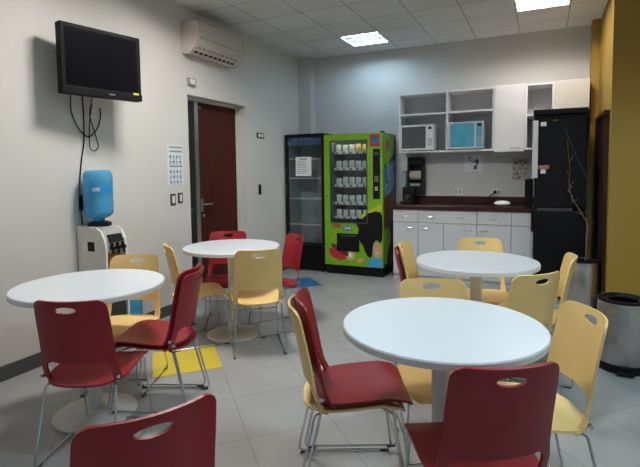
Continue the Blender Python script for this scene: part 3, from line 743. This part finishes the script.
# covered dish, coffee maker, black box on the counter
t = thing('covered_dish', 'white covered dish on the counter in front of the outlet', 'dish', (-.43, 5.86, CT))
DISHW = mat('white_ceramic', (.86, .86, .85), .3, var=.01)
obj('dish', lathe(B(), [(.045, CT), (.05, CT+.005), (.085, CT+.018), (.092, CT+.026), (.09, CT+.030)], (-.43, 5.86, 0), 32), DISHW, t, True)
obj('lid', lathe(B(), [(.088, CT+.030), (.080, CT+.045), (.055, CT+.056), (.02, CT+.060)], (-.43, 5.86, 0), 32), DISHW, t, True)
t = thing('coffee_maker', 'black coffee maker with a grey tank at the left end of the counter', 'coffee maker', (-1.59, 5.98, CT))
bm = B(); box(bm, -1.66, -1.50, 5.90, 6.07, CT, CT+.03, .006); box(bm, -1.66, -1.50, 6.02, 6.10, CT+.03, CT+.20, .008); obj('body', bm, BLACK, t)
obj('carafe', lathe(B(), [(.05, CT+.031), (.06, CT+.05), (.058, CT+.09), (.035, CT+.12), (.038, CT+.13)], (-1.575, 5.955, 0), 24), mat('dark_glass', (.02, .018, .016), .1), t, True)
obj('tank', box(B(), -1.665, -1.615, 6.03, 6.09, CT+.201, CT+.42, .006), mat('grey_blue_tank', (.25, .30, .32), .2, var=.05), t)
obj('carafe_handle', tube(B(), fillet([(-1.54, 5.91, CT+.10), (-1.515, 5.88, CT+.10), (-1.515, 5.88, CT+.05), (-1.545, 5.91, CT+.05)], .012), .006, 6), BLACK, t, True)
single('water_filter', prism(B(), rrect(-.185, -.106, CT, 1.225, .022), 'xz', 5.66, 5.86), BLACKM, 'upright black appliance with rounded top at the right end of the counter', 'appliance')

# ------------------------------------------------------------------ refrigerator
fx0, fx1, fy0, fy1, fz = -.0845, .384, 5.30, 5.862, 1.926
rf = thing('refrigerator', 'tall black refrigerator with upper and lower doors beside the yellow wall', 'refrigerator', ((fx0+fx1)/2, (fy0+fy1)/2, 0))
FRB = mat('black_enamel', (.007, .007, .008), .5, var=.1, spec=.15)
obj('cabinet', box(B(), fx0, fx1, fy0+.055, fy1, .03, fz-.05, .006), FRB, rf)
obj('top_cap', box(B(), fx0-.018, fx1+.002, fy0-.012, fy1, fz-.05, fz+.005, .008), FRB, rf)
ud = obj('upper_door', box(B(), fx0, fx1, fy0, fy0+.05, .942, fz-.053, .014, 3), FRB, rf)
ld = obj('lower_door', box(B(), fx0, fx1, fy0, fy0+.05, .06, .913, .014, 3), FRB, rf)
obj('door_gap', box(B(), fx0+.03, fx1-.12, fy0+.012, fy0+.05, .915, .939), mat('gap_grey', (.07, .065, .06), .4, var=.2), rf)
bm = B(); box(bm, fx0-.022, fx0+.030, fy0-.04, fy0-.018, 1.244, 1.82, .006); box(bm, fx0+.004, fx0+.024, fy0-.018, fy0, 1.27, 1.30); box(bm, fx0+.004, fx0+.024, fy0-.018, fy0, 1.76, 1.79)
tag(obj('handle', bm, mat('handle_grey', (.62, .62, .64), .4, metal=.2, var=.03), ud), 'light grey vertical handle bar')
obj('label_sticker', box(B(), -.034, .017, fy0-.0015, fy0, 1.765, 1.806), WPLAS, ud)
obj('badge', prism(B(), ell(.096, 1.818, .028, .007, 16), 'xz', fy0-.002, fy0), DGREEN, ud)
obj('red_sticker', box(B(), -.053, .048, fy0-.0015, fy0, 1.336, 1.374), mat('red_white_print', (.42, .16, .14), .5, var=.5, vscale=60), ud)
obj('white_sticker', box(B(), -.029, .017, fy0-.0015, fy0, 1.290, 1.331), WPLAS, ud)
for x in (fx0+.05, fx1-.05):
    for y in (fy0+.09, fy1-.06): obj('foot', lathe(B(), [(.02, 0), (.02, .032)], (x, y, 0), 12), BLACK, rf)

# ------------------------------------------------------------------ bins and branch
def bin_(x, y, r, h_, label):
    t = thing('steel_bin', label, 'bin', (x, y, 0), 0, 'round steel bins along the right side')
    obj('body', lathe(B(), [(r*.97, .05), (r, .06), (r, h_-.05), (r*.985, h_-.045), (r*.985, h_-.035), (r, h_-.03), (r, h_-.012)], (x, y, 0), 40), STEEL, t, True)
    obj('base_ring', lathe(B(), [(r*1.01, 0), (r*1.02, .01), (r*1.02, .05), (r*.98, .055)], (x, y, 0), 40), BLACK, t, True)
    obj('lid_rim', lathe(B(), [(r*1.0, h_-.012), (r*1.01, h_-.006), (r*1.0, h_+.004), (r*.85, h_+.006), (r*.80, h_-.01), (r*.2, h_-.015)], (x, y, 0), 40), BLACK, t, True)
    bm = B(); box(bm, x-.05, x+.05, y-r-.045, y-r+.01, .012, .028, .004); obj('pedal', bm, BLACK, t)
bin_(.352, 5.10, .144, .47, 'round steel bin with a black rim in front of the refrigerator')
bin_(.495, 3.68, .150, .47, 'round steel bin with a black base behind the rightmost yellow chair')
br = thing('dry_branch', 'thin dry brown branch leaning up against the black refrigerator from the steel bin', 'branch', (.37, 5.10, .45))
def onY(px, py, Y):
    d = fwd+(px-320)/F*Rv-(py-CY)/F*Uv; t_ = Y/d.y
    return Vector((t_*d.x, Y, H+t_*d.z))
main = [onY(a, b, y) for a, b, y in ((585.5, 262, 5.10), (587, 237, 5.150), (587.5, 225, 5.190), (583, 216, 5.210), (577, 206, 5.230), (573, 200, 5.240), (570, 190, 5.250), (569, 182, 5.260), (570, 170, 5.270), (568.5, 156, 5.275), (567.5, 140, 5.280))]
P = smoothpts(main, 5); obj('stem', tube(B(), P, [.008-.006*i/(len(P)-1) for i in range(len(P))], 6), TWIG, br, True)
for i, (dx, dz) in ((9, (.05, .06)), (16, (-.05, .02)), (24, (.035, .03)), (28, (-.03, .06)), (33, (.04, .05)), (38, (-.03, .05)), (43, (.03, .07))):
    p = P[i]; obj('twig', tube(B(), smoothpts([p, p+Vector((dx*.6, -.012, dz*.4)), p+Vector((dx, -.015, dz))], 4), [.004]*4+[.003]*4+[.0015], 5), TWIG, br, True)
bm = B(); random.seed(3)
for i in (24, 25, 27, 29, 30, 32):
    p = P[i]+Vector((random.uniform(-.014, .014), -.012, random.uniform(-.01, .01)))
    bmesh.ops.create_icosphere(bm, subdivisions=1, radius=.011, matrix=Matrix.Translation(p))
obj('dry_buds', bm, TWIG, br, True)
# thin dark cord on the refrigerator
single('cord', tube(B(), smoothpts([onY(a, b, 5.285) for a, b in ((566, 128), (569, 138), (576, 155), (582, 168), (587, 182), (587.6, 200))], 6), .004, 6), DGREY, 'thin grey cord hanging across the refrigerator door', 'cord', smooth=True)

# ------------------------------------------------------------------ coloured floor squares
def floor_square(pts, material, label):
    bm = prism(B(), pts, 'xy', .0, .003)
    return single('floor_square', bm, material, label, 'floor mat', 'coloured squares on the floor')
s2 = math.sqrt(.5)
def sq(c, a): # square with sides at 45 degrees
    cx, cy = c; h_ = a*s2
    return [(cx-h_, cy), (cx, cy-h_), (cx+h_, cy), (cx, cy+h_)]
floor_square(sq((-2.302, 2.5855), .455), MATY, 'yellow square on the floor under the red chairs between the left tables')
floor_square(sq((-2.650, 4.96), .455), MATB, 'blue square on the floor in front of the cooler')

# ------------------------------------------------------------------ tables
def make_table():
    t = thing('cafe_table', '', 'table', (0, 0, 0))
    R = .389
    tp = obj('tabletop', lathe(B(), [(R-.003, .711), (R, .714), (R, .737), (R-.003, .740)], seg=96), WHITE, t, True, False, angle=30)
    obj('edge_band', lathe(B(), [(R-.001, .7115), (R+.0015, .7135), (R+.0015, .7345), (R-.001, .7365)], seg=96), WHITE_E, tp, True, False, angle=30)
    obj('support_plate', lathe(B(), [(.04, .685), (.13, .701), (.13, .711)], seg=32), CREAM, t, True, False)
    obj('column', lathe(B(), [(.037, .03), (.037, .687)], seg=32), WPLAS, t, True, False)
    obj('base', lathe(B(), [(.215, 0), (.220, .004), (.218, .012), (.19, .020), (.08, .030), (.045, .040), (.038, .048)], seg=64), CREAM, t, True, False, angle=50)
    return t
tp0 = make_table()
TABLES = [((-.356, 1.864), 'nearest and largest looking round white table, with the red and yellow stack at its left'),
          ((-.397, 3.265), 'round white table in front of the kitchen cabinets'),
          ((-2.306, 3.174), 'round white table in front of the doorway'),
          ((-2.262, 1.795), 'round white table at the left edge by the water dispenser')]
for i, ((x, y), lab) in enumerate(TABLES):
    t = tp0 if i == 0 else copy_tree(tp0)
    t.location = (x, y, 0); tag(t, lab, 'table', 'round white tables')

# ------------------------------------------------------------------ chairs
# profile of the shell: seat front lip, seat, bend, back
prof = smoothpts([(.205, 0, .358), (.200, 0, .380), (.175, 0, .393), (.11, 0, .396), (.02, 0, .388), (-.08, 0, .380), (-.135, 0, .381), (-.170, 0, .397),
                  (-.192, 0, .435), (-.206, 0, .49), (-.220, 0, .57), (-.238, 0, .66), (-.258, 0, .75), (-.267, 0, .790)], 14)
S = [0]
for a, b in zip(prof, prof[1:]): S.append(S[-1]+(b-a).length)
def at_s(s):
    for i in range(len(S)-1):
        if S[i+1] >= s or i == len(S)-2:
            t = (s-S[i])/(S[i+1]-S[i]); return prof[i].lerp(prof[i+1], t)
def s_of(test):
    for i, p in enumerate(prof):
        if test(p): return S[i]
STOT = S[-1]
S_JOIN = s_of(lambda p: p.x < -.128)               # where the seat turns up into the back
S_BACK = s_of(lambda p: p.x < -.18 and p.z > .487)  # lower edge of the back panel
def halfw(s):
    t = s/STOT
    pts = [(0, .165), (.1, .188), (.3, .192), (.45, .188), (.56, .180), (.66, .172), (.8, .170), (1, .165)]
    for (a, wa), (b, wb) in zip(pts, pts[1:]):
        if t <= b: 
            k = (t-a)/(b-a); k = k*k*(3-2*k); return wa+(wb-wa)*k
    return pts[-1][1]
def sd_rr(u, v, cu, cv, a, b, r):
    qx, qy = abs(u-cu)-a+r, abs(v-cv)-b+r
    return math.hypot(max(qx, 0), max(qy, 0))+min(max(qx, qy), 0)-r
def sd_ell(u, v, cu, cv, a, b):
    k = math.hypot((u-cu)/a, (v-cv)/b); return (k-1)*min(a, b)
def field(u, s):
    """negative inside the plastic"""
    w = halfw(s)
    # outer outline, rounded at both ends
    un = u*(.18/w)
    d = sd_rr(un, s, 0, STOT/2, .18, STOT/2, .045)
    hole = sd_ell(u, s, 0, STOT-.042, .047, .0165)
    # opening between the two uprights, up to the straight lower edge of the panel
    op = sd_rr(u, s, 0, S_BACK-.2, .148, .2, .030)
    return max(d, -hole, -op)
def surf(u, s):
    p = at_s(s); w = halfw(s); k = (u/w)**2
    t = min(1, max(0, (s-S_JOIN+.05)/.12)); t = t*t*(3-2*t)
    # seat dished up at its sides, back wrapped forward at its sides
    return Vector((p.x+.046*k*t, u, p.z+.016*k*(1-t)*min(1, s/.12)))
# the seat runs back under the panel in a flat tongue with a rounded rear rim
sprof = smoothpts([(.205, 0, .358), (.200, 0, .380), (.175, 0, .393), (.11, 0, .396), (.02, 0, .388), (-.08, 0, .379), (-.14, 0, .377), (-.185, 0, .378), (-.212, 0, .384)], 14)
SS = [0]
for a, b in zip(sprof, sprof[1:]): SS.append(SS[-1]+(b-a).length)
SEATL = SS[-1]
def seat_field(u, s):
    w = halfw(min(s, S_JOIN)); un = u*(.18/w)
    r = .05 if s < SEATL/2 else .14
    return sd_rr(un, s, 0, SEATL/2, .18, SEATL/2, r)
def seat_surf(u, s):
    for i in range(len(SS)-1):
        if SS[i+1] >= s or i == len(SS)-2:
            p = sprof[i].lerp(sprof[i+1], (s-SS[i])/(SS[i+1]-SS[i])); break
    k = (u/.19)**2
    return Vector((p.x, u, p.z+.020*k*min(1, s/.12)))
def shell_mesh(s0, s1, name, material, parent, thick=.009, field=field, surf=surf, STOT=STOT):
    nu = 44; ns = max(10, int((s1-s0)/.0078))
    bm = B(); um = .200
    G = {}; par = {}
    def V(i, j):
        if (i, j) not in G:
            u = -um+2*um*i/nu; s = s0+(s1-s0)*j/ns
            G[(i, j)] = [u, s, None]
        return G[(i, j)]
    keep = []
    for i in range(nu):
        for j in range(ns):
            u = -um+2*um*(i+.5)/nu; s = s0+(s1-s0)*(j+.5)/ns
            if field(u, s) < 0: keep.append((i, j))
    ks = set(keep); bound = set()
    for i, j in keep:
        for di, dj, e in ((-1, 0, ((i, j), (i, j+1))), (1, 0, ((i+1, j), (i+1, j+1))), (0, -1, ((i, j), (i+1, j))), (0, 1, ((i, j+1), (i+1, j+1)))):
            if (i+di, j+dj) not in ks: bound.update(e)
        for c in ((i, j), (i+1, j), (i+1, j+1), (i, j+1)): V(*c)
    for key in bound:
        g = G[key]
        on_cut = (key[1] == 0 and s0 > .001) or (key[1] == ns and s1 < STOT-.001)
        for _ in range(8):
            f0 = field(g[0], g[1]); e = 1e-4
            gu = (field(g[0]+e, g[1])-field(g[0]-e, g[1]))/(2*e); gs = (field(g[0], g[1]+e)-field(g[0], g[1]-e))/(2*e)
            if on_cut:
                if abs(f0) > .006: break
                gs = 0
            n2 = gu*gu+gs*gs
            if n2 < 1e-6: break
            st = max(-.004, min(.004, f0/n2)); g[0] -= gu*st*.9; g[1] -= gs*st*.9
            g[1] = min(STOT, max(0, g[1]))
    for k_, g in G.items(): g[2] = bm.verts.new(surf(g[0], g[1]))
    for i, j in keep:
        try: bm.faces.new([G[c][2] for c in ((i, j), (i+1, j), (i+1, j+1), (i, j+1))])
        except ValueError: pass
    bmesh.ops.recalc_face_normals(bm, faces=bm.faces)
    # thickness: push a copy along the normals and close the rim
    bm.normal_update()
    top = list(bm.verts); fs = list(bm.faces)
    be = [e for e in bm.edges if e.is_boundary]
    up_ = sum((f.normal.z+f.normal.x for f in fs))
    sg = -1 if up_ > 0 else 1
    mp = {v: bm.verts.new(v.co+v.normal*thick*sg) for v in top}
    for f in fs: bm.faces.new([mp[v] for v in reversed(f.verts)])
    for e in be:
        a, b = e.verts
        try: bm.faces.new((a, b, mp[b], mp[a]))
        except ValueError: pass
    return obj(name, bm, material, parent, True, False, angle=60)

def make_chair(color, material):
    t = thing('stacking_chair', '', 'chair', (0, 0, 0))
    seat = shell_mesh(0, SEATL, 'seat', material, t, .009, seat_field, seat_surf, SEATL)
    back = shell_mesh(S_JOIN, STOT, 'backrest', material, t)
    for s in (-1, 1):
        w = .172
        pts = [(.09, s*.10, .376), (.125, s*.150, .376), (.150, s*(w-.004), .372), (.200, s*(w+.012), .009), (-.250, s*(w+.016), .009), (-.165, s*(w-.006), .370), (-.13, s*.14, .364), (-.10, s*.09, .362)]
        fr_ = obj('side_frame', tube(B(), fillet(pts, .035, 5), .0055, 8), CHROME, t, True, False)
        for x in (.165, -.215):
            g = B(); box(g, x-.022, x+.022, s*(w+.014)-.008, s*(w+.014)+.008, 0, .012, .003)
            obj('glide', g, DGREY, fr_, False, False)
        g = B(); lathe(g, [(.009, s*.180-.006), (.009, s*.180+.006)], (-.168, 0, .412), 12, 'Y')
        obj('bolt', g, CHROME, t, True, False)
    for x, z in ((.09, .376), (-.10, .362)):
        g = tube(B(), [(x, -.10, z), (x, .10, z)], .0055, 8)
        obj('cross_bar', g, CHROME, t, True, False)
    g = tube(B(), [(.168, -.178, .24), (.168, .178, .24)], .005, 8)
    obj('cross_bar', g, CHROME, t, True, False)
    return t
red0 = make_chair('red', RED); yel0 = make_chair('yellow', YEL)
used = {'red': 0, 'yellow': 0}
BX = -.262      # local x of the top of the back
def chair(color, bx, by, face, label, dz=0, df=0, narrow=False):
    """bx, by: floor point under the top of the back; face: heading in degrees"""
    src = red0 if color == 'red' else yel0
    c = copy_tree(src) if used[color] else src
    if not used[color]: used[color] = 1
    used[color] += 1
    a = math.radians(face)
    c.location = (bx+(-BX+df)*math.cos(a), by+(-BX+df)*math.sin(a), dz); c.rotation_euler = (0, 0, a)
    tag(c, label, 'chair', color+' stacking chairs')
    if narrow: NARROW.append(c)
    return c
NARROW = []
chair('red', -1.893, 1.368, 113, 'red chair at the left edge, back to the camera, in front of the left table')
chair('yellow', -2.512, 2.372, -66, 'yellow chair at the left table in front of the water dispenser')
chair('red', -1.775, 2.125, -158, 'lower red chair of the pair stacked over the yellow floor square')
chair('red', -1.775, 2.125, -158, 'upper red chair of the pair stacked over the yellow floor square', .022, .020, True)
chair('yellow', -2.640, 2.766, 50, 'yellow chair seen edge on between the wall notice and the doorway table')
chair('red', -2.681, 3.639, -57.9, 'red chair behind the doorway table, in front of the wooden door')
chair('red', -1.935, 3.650, -126, 'red chair right of the doorway table, in front of the cooler')
chair('yellow', -1.824, 2.830, 128, 'yellow chair with its back to the camera at the doorway table')
chair('yellow', -.975, 1.757, 26, 'yellow chair underneath the red one left of the nearest table')
chair('red', -.975, 1.757, 26, 'red chair stacked on a yellow chair left of the nearest table', .028, .030, True)
chair('red', -.070, 1.405, 122, 'red chair with its back to the camera in front of the nearest table')
chair('yellow', .185, 2.115, -157, 'rightmost yellow chair, side on, at the right of the nearest table')
chair('yellow', -.513, 2.413, -68, 'yellow chair facing the camera behind the nearest table')
chair('yellow', -.457, 3.988, -79, 'yellow chair facing the camera in front of the white kitchen cabinets')
chair('yellow', .005, 2.735, 137, 'yellow chair with its back to the camera right of the kitchen side table')
chair('yellow', .190, 3.38, -177, 'yellow chair seen edge on between the kitchen side table and a steel bin')
chair('red', -.955, 3.31, 4, 'red chair underneath the yellow one at the left of the kitchen side table')
chair('yellow', -.955, 3.31, 4, 'yellow chair stacked on a red chair at the left of the kitchen side table', .034, .030, True)
chair('red', -.815, .80, 149, 'red chair back nearest the camera at the bottom left corner')
# a chair set down into another one: its wire frame sits just inside the lower frame
for c in NARROW:
    for ch in c.children:
        if ch.name.startswith(('side_frame', 'cross_bar')): ch.scale = (1, .92, 1)

# ------------------------------------------------------------------ light and colour
w = bpy.data.worlds.new('world'); sc.world = w; w.use_nodes = True
bg = w.node_tree.nodes['Background']; bg.inputs['Color'].default_value = (.62, .80, 1.0, 1); bg.inputs['Strength'].default_value = .25
vs = sc.view_settings
vs.view_transform = 'Standard'; vs.look = 'None'; vs.exposure = 0; vs.gamma = 1; vs.use_curve_mapping = False
